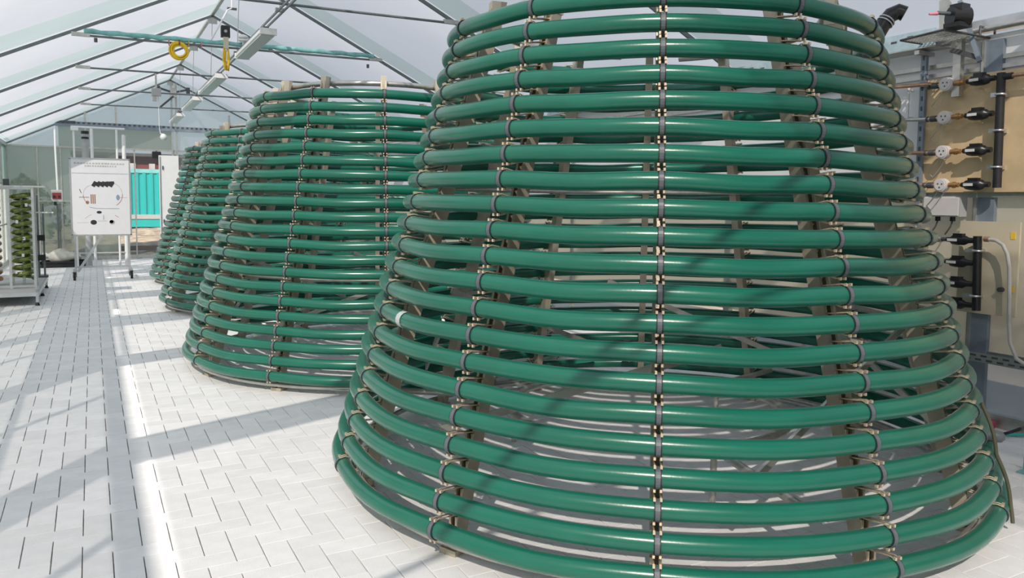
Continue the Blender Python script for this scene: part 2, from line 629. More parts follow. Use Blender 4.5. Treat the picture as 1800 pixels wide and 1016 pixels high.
def side_panel(par, y0, y1, z0, z1, m, name='pane', off=0.0):
    q = MB().box((off, (y0 + y1) / 2, (z0 + z1) / 2), (0.012, y1 - y0, z1 - z0))
    return q.build(name, m, par)


for a, b in zip(TRUSS_Y[:-1], TRUSS_Y[1:]):
    h = (a + b) / 2
    for p, q in ((a, h), (h, b)):
        side_panel(wlft, p, q, 0.08, 1.98, M_LEFT)
        side_panel(wlft, p, q, 2.02, 3.0, M_LEFT if q < 6.2 else M_STRIP)
        MB().bar((0.02, q, 0), (0.02, q, 3.0), 0.04, 0.05, (1, 0, 0)).build('mullion', M_STEEL, wlft)
    side_panel(wlft, b - 0.5, b, 0.08, 3.0, M_WOVER, 'wall_overlap', 0.015)
    side_panel(wrgt, a, b, 0.08, 0.50, M_BASEF, 'base_pane', 0.0)
    side_panel(wrgt, a, b, 0.54, 1.74, M_FROSTR, 'pane', 0.0)
    side_panel(wrgt, a, b, 1.78, 2.95, M_WALLF, 'wall_foil', 0.0)
for z in (1.0, 2.0):
    MB().bar((0.02, Y0, z), (0.02, YF, z), 0.04, 0.03).build('wall_rail', M_STEEL, wlft)
for z, r in ((1.76, 0.03), (2.70, 0.016), (2.77, 0.016)):
    MB().bar((-0.03, Y0, z), (-0.03, YF, z), 2 * r, 2 * r).build('wall_rail', M_STEEL, wrgt)
MB().tube([(-0.08, Y0, 2.985), (-0.08, YF, 2.985)], 0.022, 10).build('wall_rail', M_STEEL, wrgt)
MB().box((0, (Y0 + YF) / 2, 0.05), (0.10, YF - Y0, 0.10)).build('wall_kerb', M_STEEL, wrgt)
MB().box((0, (Y0 + YF) / 2, 0.05), (0.10, YF - Y0, 0.10)).build('wall_kerb', M_STEEL, wlft)
wb = struct('wall_back', (0, Y0, 0))
panel(XL, XM, 0.1, 0, M_WALLF, wb, 'gable_foil', 0, (roof_z(XL), ZR))
panel(XM, XR, 0.1, 0, M_WALLF, wb, 'gable_foil', 0, (ZR, roof_z(XR)))

# outside ground
gnd = MB()
gnd.box((-32, 20, -0.16), (60, 90, 0.02)).build('ground', M_GRASS, None, kind='structure')
MB().box((36, 10, -0.165), (76, 110, 0.02)).build('ground', M_SAND, None, kind='structure')

# ------------------------------------------------------------------ hose cones
S = 0.125
R0, R1, RQ = 1.9935, 1.279, -0.0086
Z0 = 0.14
HEL = -0.0199
HR = 0.0435
NR = 21
NP = 12
PIN = 0.165                                                  # post axis inside the hose axis


def rad(u):
    return R0 + (R1 - R0) * u + RQ * 4 * u * (1 - u)


def on(r, th, z):
    return Vector((r * math.sin(th), -r * math.cos(th), z))


hose_me = []
for i in range(NR):
    pts = []
    rg = random.Random(i)
    ph = [rg.uniform(-1, 1) for _ in range(40)]
    NS = 96
    ntop = i == NR - 1
    for k in range(NS + 1):
        th = -PI + 2 * PI * k / NS
        u = (i + HEL * th / S) / 20.0
        seg = (th / (2 * PI / NP)) % 1.0
        bow = math.sin(PI * seg) ** 2
        q = int((th + PI) / (2 * PI / NP)) % NP
        pts.append(on(rad(u) - 0.002 + 0.006 * bow * (1 + ph[q] * .6), th, Z0 + i * S + HEL * th - bow * 0.006 * (1 + ph[q + 14])))
    hose_me.append(MB().tube(pts, HR, 14).mesh('hose_turn', M_HOSE))

# clamp round the hose with four prongs back to the post; x = tangent, -y = outward
cm = MB()


def arc_strip(m, w, r, th_, a0, a1, n=12):
    vs, fs = [], []
    for k in range(n + 1):
        a = a0 + (a1 - a0) * k / n
        for rr, xx in ((r, -w / 2), (r + th_, -w / 2), (r + th_, w / 2), (r, w / 2)):
            vs.append((xx, -rr * math.cos(a), rr * math.sin(a)))
    for k in range(n):
        for q in range(4):
            q2 = (q + 1) % 4
            fs.append((k * 4 + q, k * 4 + q2, k * 4 + 4 + q2, k * 4 + 4 + q))
    fs += [(0, 1, 2, 3), (n * 4 + 3, n * 4 + 2, n * 4 + 1, n * 4)]
    m.add(vs, fs)


cm.use(M_RUBBER)
arc_strip(cm, 0.030, HR - 0.001, 0.0025, -1.75, 1.75)
cm.use(M_STRAP)
arc_strip(cm, 0.020, HR + 0.0012, 0.0030, -1.70, 1.70)
cm.use(M_BRASS)
for sx in (-1, 1):
    for sz in (-1, 1):
        x = sx * 0.0135
        cm.tube([(x, -0.016, sz * (HR + 0.003)), (x, 0.008, sz * (HR + 0.008)), (x, 0.04, sz * (HR + 0.002)), (x, PIN - 0.03, sz * 0.030)], 0.0038, 6)
        cm.box((x, -0.017, sz * (HR + 0.007)), (0.010, 0.013, 0.013))
    cm.box((sx * 0.019, PIN - 0.04, 0), (0.012, 0.018, 0.05))
clamp_me = cm.mesh('hose_clamp')

# post: lipped channel, open side outwards, following the cone
slope = (R0 - R1) / (20 * S)
zb, zt = 0.03, Z0 + 20 * S + 0.19


def post_axis(z):
    return rad(0) - PIN - slope * (z - Z0) - 0.0


pm = MB()
W2, D2, T2 = 0.026, 0.042, 0.004
prof = [(-W2, -D2), (-W2, D2), (W2, D2), (W2, -D2), (W2 - 0.014, -D2), (W2 - 0.014, -D2 + T2), (W2 - T2, -D2 + T2),
        (W2 - T2, D2 - T2), (-W2 + T2, D2 - T2), (-W2 + T2, -D2 + T2), (-W2 + 0.014, -D2 + T2), (-W2 + 0.014, -D2)]
np_ = len(prof)
vs = []
for z in (zb, zt):
    for x, y in prof:
        vs.append((x, -post_axis(z) + y, z))
fs = [(k, (k + 1) % np_, (k + 1) % np_ + np_, k + np_) for k in range(np_)]
for o_ in (0, np_):
    fs += [(o_ + 0, o_ + 1, o_ + 8, o_ + 9), (o_ + 1, o_ + 2, o_ + 7, o_ + 8), (o_ + 2, o_ + 3, o_ + 6, o_ + 7), (o_ + 3, o_ + 4, o_ + 5, o_ + 6), (o_ + 9, o_ + 10, o_ + 11, o_ + 0)]
pm.add(vs, fs)
post_me = pm.mesh('post', M_POST)
cap_me = MB().box((0, -post_axis(zt - 0.09), zt - 0.088), (0.058, 0.056, 0.18), None, 0.003).mesh('post_cap', mat('lit_beige_cap', (0.66, 0.60, 0.49), 0.5, 0.1, var=0.08))  # lighter beige puts the sunlit look of the post tops into the colour
foot_me = MB().box((0, -post_axis(0.02), 0.014), (0.10, 0.10, 0.026)).box((0, -post_axis(0.02) + 0.02, 0.05), (0.07, 0.03, 0.05)).mesh('post_foot', M_POST)
base_me = MB().torus((0, 0, 0.055), post_axis(0.05) + 0.05, 0.020, N=64, n=8).mesh('base_ring', M_STEEL)
tp = []
for k in range(61):
    th = -PI * 0.93 + 2 * PI * 0.93 * k / 60
    tp.append(on(post_axis(zt - 0.06) - 0.075, th, zt - 0.055 - 0.004 * th))
top_me = MB().tube(tp, 0.026, 10).mesh('top_pipe', M_STEEL)
mid = []
for z in (0.95, 1.75):
    mid.append(MB().torus((0, 0, z), post_axis(z) - 0.045, 0.016, N=48, n=8).mesh('stiffener_ring', M_STEEL))
brace_me = []
for k in range(6):
    a0 = k * PI / 3 + 0.25
    p0 = on(post_axis(0.42) - 0.07, a0, 0.42)
    p1 = on(post_axis(1.0) - 0.07, a0 + PI / 3 * 0.95, 1.0)
    brace_me.append(MB().bar(p0, p1, 0.016, 0.04).mesh('brace', M_STEEL))
man = MB()
man.tube([on(0.9, 2 * PI * k / 30, 0.32) for k in range(30)], 0.03, 8, closed=True)
for a in (0.4, 2.5, 4.6):
    man.tube([on(0.9, a, 0.32), on(post_axis(0.32) - 0.03, a, 0.30)], 0.022, 8)
    man.tube([on(0.9, a, 0.32), on(0.9, a, 0.0)], 0.018, 8)
man_me = man.mesh('inner_manifold', M_STEEL)
noz_me = MB().use(M_BLACK).cyl(on(1.62, 0, 0.44), on(1.62, 0, 0.36), 0.030, 10, 0.022).cyl(on(1.62, 0, 0.36), on(1.62, 0, 0.30), 0.014, 8).cyl(on(1.62, 0, 0.44), on(1.62, 0, 0.47), 0.038, 10).mesh('drain_nozzle')


def cone(x, y, rot, label):
    t = thing('hose_cone', label, 'tube reactor', (x, y, 0), rot, 'green hose cones in a row')
    for k, me in enumerate(hose_me):
        link('hose_turn', me, t)
    for k in range(NP):
        a = k * 2 * PI / NP
        p = link('post', post_me, t, None, (0, 0, a))
        link('post_foot', foot_me, p)
        link('post_cap', cap_me, p)
        for i in range(NR):
            ang = a if a < PI else a - 2 * PI
            if k == 6 and i == 0:
                continue
            u = (i + HEL * ang / S) / 20.0
            link('hose_clamp', clamp_me, t, on(rad(u), ang, Z0 + i * S + HEL * ang), (0, 0, ang))
    link('base_ring', base_me, t)
    link('top_pipe', top_me, t)
    for me in mid:
        link('stiffener_ring', me, t)
    for me in brace_me:
        link('brace', me, t)
    link('inner_manifold', man_me, t)
    return t


c1 = cone(3.183, 3.966, -PSI - 0.1473, 'largest cone of coiled green hose, filling the right half in front')
c2 = cone(2.760, 8.065, -PSI + 0.1981, 'second green hose cone, standing just behind the largest one')
c3 = cone(2.870, 12.72, -PSI + 0.21, 'third green hose cone, half hidden behind the second one')
c4 = cone(2.981, 16.87, -PSI + 0.35, 'farthest green hose cone, only its left edge showing by the white panel')
link('drain_nozzle', noz_me, c1, None, (0, 0, 0.08 + PI), label='black plastic drain nozzle')
# white tape patch on one hose of the front cone and the dark elbow at its top right
tpm = MB()
tk = []
for k in range(9):
    th = -0.875 + 0.030 * k / 8
    tk.append(on(rad(7 / 20), th, Z0 + 7 * S + HEL * th - 0.004))
tpm.tube(tk, HR + 0.0015, 14, caps=False)
tpm.build('tape_patch', mat('grey_tape', (0.50, 0.54, 0.54), 0.5), c1, label='pale tape wrapped round the hose')

el = MB()
zt20 = Z0 + 20 * S
A = 1.30


def cv(r, a, z):
    return on(r, a, z)


el.use(M_BLACK).tube([cv(1.25, A, zt20 - 0.13), cv(1.27, A, zt20 - 0.06), cv(1.30, A + .01, zt20 + 0.01), cv(1.33, A + .02, zt20 + 0.07), cv(1.36, A + .03, zt20 + 0.11), cv(1.40, A + .03, zt20 + 0.125), cv(1.43, A + .03, zt20 + 0.11)], [0.038, 0.040, 0.042, 0.042, 0.043, 0.044, 0.042], 12)
el.build('hose_elbow', None, c1, label='black rubber elbow at the top end of the hose')
e2 = MB()
for q in (0.25, 0.5):
    c = cv(1.32, A + .015, zt20 + 0.05).lerp(cv(1.36, A + .03, zt20 + 0.11), q)
    e2.torus(c, 0.044, 0.005, (cv(1.36, A + .03, zt20 + 0.11) - cv(1.32, A + .015, zt20 + 0.05)), 16, 6)
e2.build('hose_clip', M_ALU, c1, label='bright worm-drive hose clips')
e3 = MB()
RC = rad(2.4 / 20)
e3.tube([on(RC - 0.06, 1.19, 0.44), on(RC + 0.05, 1.19, 0.44)], [0.026, 0.034], 12)
e3.tube([on(RC + 0.05, 1.19, 0.44), on(RC + 0.085, 1.19, 0.44), on(RC + 0.10, 1.19, 0.44)], [0.034, 0.030, 0.012], 12)
e3.build('inlet_cap', M_STRAP, c1, label='grey rounded pipe cap')

rc = []
for k in range(41):
    zz = 0.05 + 0.60 * k / 40
    u_ = (zz - Z0) / (20 * S)
    rc.append(on(rad(max(0, u_)) + 0.050 + 0.014 * abs(math.sin(PI * (zz - Z0) / 0.25)), 1.10, zz))
MB().tube(rc, 0.010, 8).build('riser_cable', mat('olive_cable', (0.10, 0.095, 0.06), 0.5), c1, label='olive cable looping up the right edge')

# ------------------------------------------------------------------ overhead: rail, lamps, coil, sensor box
rail = thing('lamp_rail', 'twin grey rods under the roof ridge carrying the strip lamps', 'rail', (1.97, 8.0, 3.84))
for s in (-1, 1):
    MB().bar((0.03 * s, -3.0, 0.0), (0.03 * s, 15.6, 0.0), 0.014, 0.025).build('rod', M_TRUSS, rail)
for y in (9.15, 12.15, 15.1, 18.0, 20.9):
    MB().tube([(0, y - 7.85, 0.0), (0.03, y - 8.0, ZR - 3.84 - 0.05)], 0.006, 6).build('hanger', M_STEEL, rail)
    MB().box((0, y - 7.85, 0.02), (0.10, 0.05, 0.04)).build('rail_clip', M_STEEL, rail)
names = ['nearest of the four long white strip lamps under the ridge', 'second white strip lamp from the camera, behind the yellow hook cable',
         'third white strip lamp along the ridge rail', 'farthest white strip lamp, ending at the gable post']
lamp_b = MB().use(M_WHITE).box((0, 0, -0.035), (0.19, 1.9, 0.05), None, 0.01).box((0, 0.93, -0.045), (0.20, 0.05, 0.075)).box((0, -0.93, -0.045), (0.20, 0.05, 0.075)).mesh('lamp_body')
lamp_d = MB().box((0, 0, -0.07), (0.165, 1.78, 0.035)).mesh('diffuser', M_DIFFUSER)
lamp_k = MB().box((0, 0, 0), (0.06, 0.05, 0.05)).mesh('mount', M_DARKST)
for (ya, yb), nm in zip(((9.95, 11.9), (13.9, 16.3), (17.25, 19.5), (20.75, 22.8)), names):
    t = thing('strip_lamp', nm, 'lamp', (1.97, (ya + yb) / 2, 3.786), 0, 'strip lamps on the ridge rail')
    sy = (yb - ya) / 1.9
    for n_, me in (('lamp_body', lamp_b), ('diffuser', lamp_d)):
        o = link(n_, me, t)
        o.scale = (1, sy, 1)
    for yy in (-0.8, 0.8):
        link('mount', lamp_k, t, (0, yy * sy, 0.012))

t = thing('cable_coil', 'round coil of yellow cable hanging from the teal wrapped tie bar', 'cable', (1.15, 12.10, 3.78))
m = MB()
for k in range(7):
    m.torus((random.uniform(-.012, .012), random.uniform(-.03, .03), random.uniform(-.012, .012)), 0.105 + random.uniform(-.022, .022), 0.013, (random.uniform(-.12, .12), 1, random.uniform(-.12, .12)), 24, 6)
m.build('cable_loops', M_YELLOW, t)
MB().torus((0, 0.0, 0.115), 0.03, 0.008, (1, 0, 0), 12, 6).build('hanging_tie', M_DARKST, t)
t = thing('hook_cable', 'yellow cable bundle hanging under the black box beside the nearest strip lamp', 'cable', (1.78, 12.08, 3.86))
m = MB()
for k in range(4):
    m.tube([(-0.03 + .01 * k, 0, 0.02), (-0.045 + .012 * k, 0.01 * k, -0.15), (-0.02 + 0.01 * k, 0, -0.30), (0.03, 0.01, -0.31 + .01 * k), (0.045 - .008 * k, 0, -0.15), (0.03, 0, 0.02)], 0.010, 6)
m.build('cable_loops', M_YELLOW, t)
MB().box((0, 0, 0.09), (0.07, 0.05, 0.16)).build('plug_holder', mat('beige_plastic', (0.55, 0.50, 0.38), 0.5), t)
MB().box((0.0, 0.0, 0.0), (0.03, 0.03, 0.06)).build('cable_tie', M_STEEL, t)
t = thing('sensor_box', 'black rectangular box standing on the roof tie bar above yellow cable', 'sensor', (1.78, 12.12, 4.02))
MB().box((0, 0, 0.10), (0.125, 0.07, 0.17), None, 0.01).build('housing', M_BLACK, t)
MB().cyl((0, -0.036, 0.10), (0, -0.042, 0.10), 0.022, 12).build('lens', M_GREYB, t)
MB().box((0, 0, -0.02), (0.05, 0.05, 0.14)).build('bracket', M_STEEL, t)
t = thing('dome_sensor', 'small white stacked disc sensor beside the black box under the roof', 'sensor', (2.02, 12.06, 3.93))
m = MB()
m.lathe([(0, 0.015), (0.06, 0.015), (0.065, 0.07), (0.085, 0.07), (0.09, 0.03), (0.105, 0.03), (0.11, 0.075), (0.13, 0.075), (0.15, 0.05), (0.165, 0.01)], (0, 0, 0), (0, 0, 1), 16)
m.build('discs', M_PVC, t)
t = thing('wrapped_pipe', 'teal wrapped pipe lying along the roof tie bar with the yellow coil', 'pipe', (XM, 12.15, TZ))
m = MB()
pp = []
for k in range(40):
    f_ = k / 39
    pp.append((-2.04 + 4.08 * f_, -0.01, 0.058 + 0.06 * f_ + 0.006 * math.sin(k * 1.9)))
m.tube(pp, [0.034 + 0.005 * math.sin(k * 2.3) for k in range(40)], 10)
m.build('wrapping', M_TEAL, t)
for k, x in enumerate((-1.9, 1.95)):
    MB().cyl((x, 0, -0.02), (x, 0, -0.075), 0.022, 10).build('pipe_clip', M_DARKST, t)
for k, x in enumerate((-0.98, -0.72, -0.55)):
    MB().torus((x, 0, 0.03), 0.05, 0.006, (1, 0, 0), 14, 6).build('cable_tie', M_YELLOW if k == 1 else M_PINK, t)
t = thing('hanger_rod', 'thin bent white rod from the ridge to the teal wrapped tie bar', 'rod', (XM, 12.9, 4.9))
MB().tube([(0, 0, 0.02), (0, 0, -0.25), (-0.10, -0.2, -0.34), (-0.42, -0.72, -0.93)], 0.013, 8).build('rod', M_PVC, t)
MB().box((0, 0, -0.26), (0.14, 0.04, 0.03)).build('rod_plate', M_DARKST, t)
# pendant and mast head near the gable
t = thing('pull_switch', 'small grey switch box on a roof tie bar with white cord and ball', 'switch', (1.04, 15.08, 3.87))
MB().box((0, 0, -0.33), (0.15, 0.10, 0.13), None, 0.01).build('housing', M_GREYB, t)
MB().box((0, 0, -0.14), (0.03, 0.03, 0.26)).build('bracket', M_STEEL, t)
MB().box((-0.03, 0, -0.44), (0.07, 0.06, 0.10)).build('switch_arm', M_STEEL, t)
MB().tube([(0.03, 0, -0.39), (0.035, 0, -0.95), (0.05, 0, -1.05)], 0.006, 6).build('cord', M_PVC, t)
m = MB()
m.lathe([(0, 0.01), (0.02, 0.045), (0.06, 0.06), (0.10, 0.045), (0.12, 0.01)], (0.10, 0, -1.17), (0.10, 0, -1.0), 12)
m.tube([(0.05, 0, -1.05), (0.10, 0, -1.06)], 0.008, 6)
m.build('pull_ball', M_PVC, t)
t = thing('fan_bracket', 'dark bracket with two spread arms bolted near the top of the gable post', 'bracket', (2.06, YF - 0.16, 4.62))
MB().box((0, 0, 0), (0.16, 0.12, 0.26)).build('bracket_plate', M_STEEL, t)
for s in (-1, 1):
    MB().bar((0.06 * s, -0.03, 0.02), (0.36 * s, -0.06, 0.10), 0.05, 0.05).build('arm', M_DARKST, t)
    MB().box((0.38 * s, -0.06, 0.08), (0.09, 0.09, 0.16)).build('arm_end', M_DARKST, t)
MB().bar((0, -0.05, -0.10), (-0.34, -0.08, -0.42), 0.05, 0.05).build('strut', M_DARKST, t)

# ------------------------------------------------------------------ whiteboard on casters
WX, WY = 0.155, 18.2
t = thing('mobile_board', 'white display board with process diagram on grey caster frame', 'board', (WX, WY, 0))
MB().box((0, 0, 1.69), (1.075, 0.03, 1.56)).build('board_panel', M_BOARD, t)
fr = MB()
for s in (-1, 1):
    fr.bar((s * 0.545, 0, 0.90), (s * 0.545, 0, 2.48), 0.03, 0.04, (0, 1, 0))
fr.bar((-0.56, 0, 2.48), (0.56, 0, 2.48), 0.04, 0.03)
fr.bar((-0.56, 0, 0.90), (0.56, 0, 0.90), 0.04, 0.03)
fr.build('board_frame', M_ALU, t)
for s in (-1, 1):
    MB().bar((s * 0.50, 0, 0.12), (s * 0.50, 0, 0.90), 0.035, 0.05, (0, 1, 0)).build('leg', M_ALU, t)
    MB().bar((s * 0.52, -0.38, 0.187), (s * 0.50, 0.38, 0.187), 0.04, 0.035).build('foot_bar', M_ALU, t)
    for q in (-1, 1):
        x, y = s * 0.52, q * 0.36
        w = MB().use(M_RUBBER)
        w.cyl((x - 0.022, y, 0.075), (x + 0.022, y, 0.075), 0.075, 18)
        w.use(M_ALU).cyl((x - 0.025, y, 0.075), (x + 0.025, y, 0.075), 0.036, 12)
        w.build('caster_wheel', None, t)
        MB().box((x, y, 0.160), (0.06, 0.06, 0.02)).bar((x - 0.030, y, 0.06), (x - 0.030, y, 0.16), 0.006, 0.03, (0, 1, 0)).build('caster_fork', M_DARKST, t)
MB().bar((-0.46, -0.05, 0.15), (0.0, -0.05, 0.90), 0.05, 0.05, (0, 1, 0)).build('diagonal_brace', M_ALU, t)
MB().bar((-0.50, 0, 0.24), (0.50, 0, 0.24), 0.035, 0.035).build('cross_bar', M_ALU, t)
pr = MB()
yf = -0.0165


def prect(x0, z0, x1, z1, m):
    pr.use(m).box(((x0 + x1) / 2, yf, (z0 + z1) / 2), (abs(x1 - x0), 0.002, abs(z1 - z0)))


def bpt(px_, py_):
    return (px_ - 172.5) / 101.0 * 1.075, 2.47 - (py_ - 281.0) / 131.0 * 1.56


def pline(pts, w, m):
    for a, b in zip(pts[:-1], pts[1:]):
        (xa, za), (xb, zb_) = bpt(*a), bpt(*b)
        pr.use(m).bar((xa, yf, za), (xb, yf, zb_), 0.002, w, (0, 0, 1) if abs(xb - xa) > abs(zb_ - za) else (1, 0, 0))


def pell(cx, cy, rx, ry, m, n=14):
    x, z = bpt(cx, cy)
    sx, sz = rx / 101 * 1.075, ry / 131 * 1.56
    vs = [(x + sx * math.cos(2 * PI * k / n), yf - 0.001, z + sz * math.sin(2 * PI * k / n)) for k in range(n)]
    pr.use(m).add(vs, [tuple(range(n))])


for yy, xa, xb, step in ((288.5, 128, 216, 5.2), (293, 146, 200, 4.3)):
    x = xa
    while x < xb:
        w = step * random.uniform(.55, .85)
        a, b = bpt(x, yy - 1.5), bpt(x + w, yy + 1.2)
        prect(a[0], b[1], b[0], a[1], M_PRINTG)
        x += step
pline([(124, 305.5), (221, 305.5)], 0.008, M_PRINTL)
for k in range(5):
    x0 = 159 + k * 7.4
    (xa, za), (xb, zb_) = bpt(x0, 328), bpt(x0 + 5.5, 320)
    pr.use(M_PRINTK).bar((xa, yf - .001, za), (xb, yf - .001, zb_), 0.003, 0.07, (1, 0, 0))
pline([(160, 322), (196, 320)], 0.03, M_PRINTK)
for k in range(3):
    pline([(155.5 + 3.2 * k, 342), (155.5 + 3.2 * k, 358)], 0.022, M_PRINTB)
arc1 = [(186 + 24 * math.cos(a), 342 + 22 * math.sin(a)) for a in [(-1.1 + 2.1 * k / 12) for k in range(13)]]
pline(arc1[:7], 0.008, M_PRINTG)
pline(arc1[6:], 0.010, M_PRINTR)
pline([(152, 364), (165, 366.5), (204, 366.5)], 0.010, M_PRINTL)
arc2 = [(160 - 18 * math.cos(a), 343 + 18 * math.sin(a)) for a in [(0.9 - 2.2 * k / 10) for k in range(11)]]
pline(arc2[:5], 0.008, M_PRINTR)
pline(arc2[4:], 0.006, M_PRINTG)
pline([(135, 347), (152, 347)], 0.012, M_PRINTB)
pline([(204, 347), (218, 347)], 0.008, M_PRINTG)
pline([(136, 333), (139, 340)], 0.012, M_PRINTK)
pell(202, 347, 3.2, 5, M_PRINTL)
pell(149, 356, 3, 3, M_PRINTB)
pell(168.5, 373, 4.5, 2.4, M_PRINTK)
pell(158.5, 390.5, 5.5, 4.2, M_PRINTK)
pell(190.5, 390.5, 5.0, 4.0, M_PRINTG)
pell(189.5, 389.5, 3.6, 3.0, M_PRINTK)
pline([(144, 384), (150, 379), (155, 377)], 0.008, M_PRINTG)
pline([(196, 378), (202, 382)], 0.008, M_PRINTR)
pline([(130, 391), (150, 391)], 0.006, M_PRINTG)
pline([(165, 388), (182, 388)], 0.006, M_PRINTG)
pline([(176, 378), (176, 386)], 0.01, M_PRINTL)
pr.build('printed_diagram', None, t, label='printed process diagram in black, red and blue')

# white pipe frame and duct column behind the board
t = thing('pipe_frame', 'tall frame of white pipes standing behind the display board', 'frame', (0.15, 21.0, 0))
for x, r in ((-0.50, 0.022), (-0.13, 0.034), (0.40, 0.026)):
    MB().cyl((x, 0, 0), (x, 0, 3.32), r, 12).build('upright', M_PVC, t)
MB().tube([(0.55, 0.02, 0), (0.55, 0.02, 3.15), (0.56, 0.02, 3.20)], 0.045, 12).build('upright', M_PVC, t)
MB().cyl((-0.55, 0, 3.34), (0.58, 0, 3.34), 0.024, 10).build('top_bar', M_PVC, t)
MB().cyl((-0.55, 0, 0.35), (0.58, 0, 0.35), 0.020, 10).build('low_bar', M_STEEL, t)
MB().box((-0.48, -0.02, 3.30), (0.16, 0.08, 0.09)).build('corner_joint', M_PVC, t)
t = thing('duct_column', 'grey round duct with black collar between the white pipe uprights', 'duct', (-0.12, 21.25, 0))
MB().cyl((0, 0, 0), (0, 0, 3.22), 0.075, 16).build('duct', M_GREYB, t)
MB().cyl((0, 0, 3.08), (0, 0, 3.13), 0.082, 16).cyl((0, 0, 3.20), (0, 0, 3.27), 0.085, 16).build('collar', M_BLACK, t)
t = thing('partition_board', 'tall narrow white panel standing at the gable left of the farthest cone', 'panel', (1.72, 21.4, 0))
MB().box((0, 0, 1.38), (0.46, 0.05, 2.76)).build('panel_leaf', M_PVC, t)
MB().box((-0.20, -0.03, 1.38), (0.03, 0.02, 2.7)).build('edge_strip', M_ALU, t)
for z in (2.45, 1.1):
    MB().box((-0.14, -0.035, z), (0.03, 0.03, 0.09)).build('hinge', M_DARKST, t)
t = thing('socket_post', 'grey post with socket box and white conduit by the frosted gable wall', 'post', (-0.80, 22.9, 0))
MB().cyl((0, 0, 0), (0, 0, 1.52), 0.022, 10).cyl((0.05, 0, 0), (0.05, 0, 1.52), 0.014, 8).build('post_tube', M_TRUSS, t)
MB().tube([(0.02, 0, 1.86), (0.0, 0, 2.9), (0.0, 0.1, 3.5)], 0.024, 8).build('conduit', M_PVC, t)
b = MB().use(M_GREYB).box((0, -0.03, 1.72), (0.26, 0.12, 0.30), None, 0.02).build('socket_box', None, t)
MB().box((0, -0.095, 1.72), (0.19, 0.02, 0.16)).build('socket_cover', M_RED, b, label='dark red socket covers')
MB().cyl((-0.05, -0.105, 1.70), (-0.05, -0.125, 1.70), 0.025, 10).cyl((0.05, -0.105, 1.70), (0.05, -0.125, 1.70), 0.025, 10).build('socket_lid', M_BLACK, b)
MB().box((-0.04, -0.03, 1.53), (0.06, 0.05, 0.10)).build('plug', M_BLACK, t)
t = thing('black_floodlight', 'small black floodlight high on the gable above the red building', 'lamp', (1.60, YF - 0.06, 2.98))
MB().box((0, -0.05, -0.10), (0.23, 0.08, 0.20), None, 0.02).build('housing', M_BLACK, t)
MB().bar((0, 0.02, 0.02), (0, -0.04, -0.02), 0.03, 0.03).build('bracket', M_DARKST, t)

# sack on a pallet tray
t = thing('white_sack', 'bulging white sack lying in the black tray by the gable wall', 'sack', (-0.66, 21.55, 0.085))
m = MB()
vs, fs = [], []
na, nb = 14, 8
for i in range(nb + 1):
    ph = -PI / 2 + PI * i / nb
    for k in range(na):
        a = 2 * PI * k / na
        rr = math.cos(ph) * (1 + 0.12 * math.sin(3 * a + i))
        vs.append((0.36 * rr * math.cos(a) + 0.05, 0.22 * rr * math.sin(a), 0.16 + 0.15 * math.sin(ph) * (1 - 0.35 * math.cos(a)) + 0.02 * math.sin(5 * a)))
for i in range(nb):
    for k in range(na):
        k2 = (k + 1) % na
        fs.append((i * na + k, i * na + k2, (i + 1) * na + k2, (i + 1) * na + k))
m.add(vs, fs, True)
m.build('sack_body', mat('sack_cloth', (0.66, 0.63, 0.58), 0.8, var=0.15, scale=9), t)
MB().cyl((-0.30, 0, 0.17), (-0.44, 0.0, 0.22), 0.05, 8, 0.08).build('sack_neck', M_WHITE, t)
t = thing('black_tray', 'low black tray holding the white sack on the floor', 'tray', (-0.66, 21.55, 0))
m = MB()
m.box((0, 0, 0.05), (0.95, 0.56, 0.10))
for s in (-1, 1):
    m.box((s * 0.46, 0, 0.12), (0.03, 0.56, 0.06))
    m.box((0, s * 0.265, 0.12), (0.95, 0.03, 0.06))
m.build('tray_body', M_BLACK, t)
t = thing('black_canister', 'upright black canister standing left of the tray with the sack', 'canister', (-1.27, 21.55, 0))
MB().box((0, 0, 0.20), (0.18, 0.24, 0.40), None, 0.03).build('canister_body', M_BLACK, t)
MB().cyl((0, 0, 0.40), (0, 0, 0.47), 0.035, 10).build('canister_cap', M_YELLOW, t)

# ------------------------------------------------------------------ glass coil rack on low platform at the left
t = thing('low_platform', 'low grey metal platform with black levelling feet under the algae rack', 'platform', (-1.35, 15.2, 0))
MB().box((0, 0, 0.235), (1.16, 2.75, 0.05)).build('deck', M_GREYB, t)
m = MB()
for s in (-1, 1):
    m.box((s * 0.56, 0, 0.18), (0.04, 2.75, 0.06))
    m.box((0, s * 1.35, 0.18), (1.16, 0.04, 0.06))
m.build('deck_frame', M_ALU, t)
for x in (-0.54, 0.555):
    for y in (-1.32, 0.0, 1.32):
        f_ = MB().bar((x, y, 0.05), (x, y, 0.20), 0.04, 0.04, (0, 1, 0)).build('leg', M_ALU, t)
        MB().cyl((x, y, 0), (x, y, 0.05), 0.035, 10, 0.018).build('levelling_foot', M_BLACK, f_)
t = thing('coil_rack', 'aluminium rack holding spiral glass tubes of green algae at the left', 'rack', (-1.22, 14.25, 0.26))
for x in (-0.62, -0.37, 0.08, 0.40):
    for y in (-0.2, 0.2):
        MB().bar((x, y, 0), (x, y, 1.56), 0.035, 0.035, (0, 1, 0)).build('rack_post', M_ALU, t)
MB().box((-0.05, 0, 1.575), (1.22, 0.5, 0.025)).build('rack_top', M_ALU, t)
m = MB()
for z in (0.03, 1.545):
    for y in (-0.2, 0.2):
        m.bar((-0.64, y, z), (0.42, y, z), 0.03, 0.03)
m.build('rack_rail', M_ALU, t)
MB().bar((0.42, 0.1, 1.17), (0.66, 0.1, 1.17), 0.02, 0.02).build('side_rod', M_PVC, t)
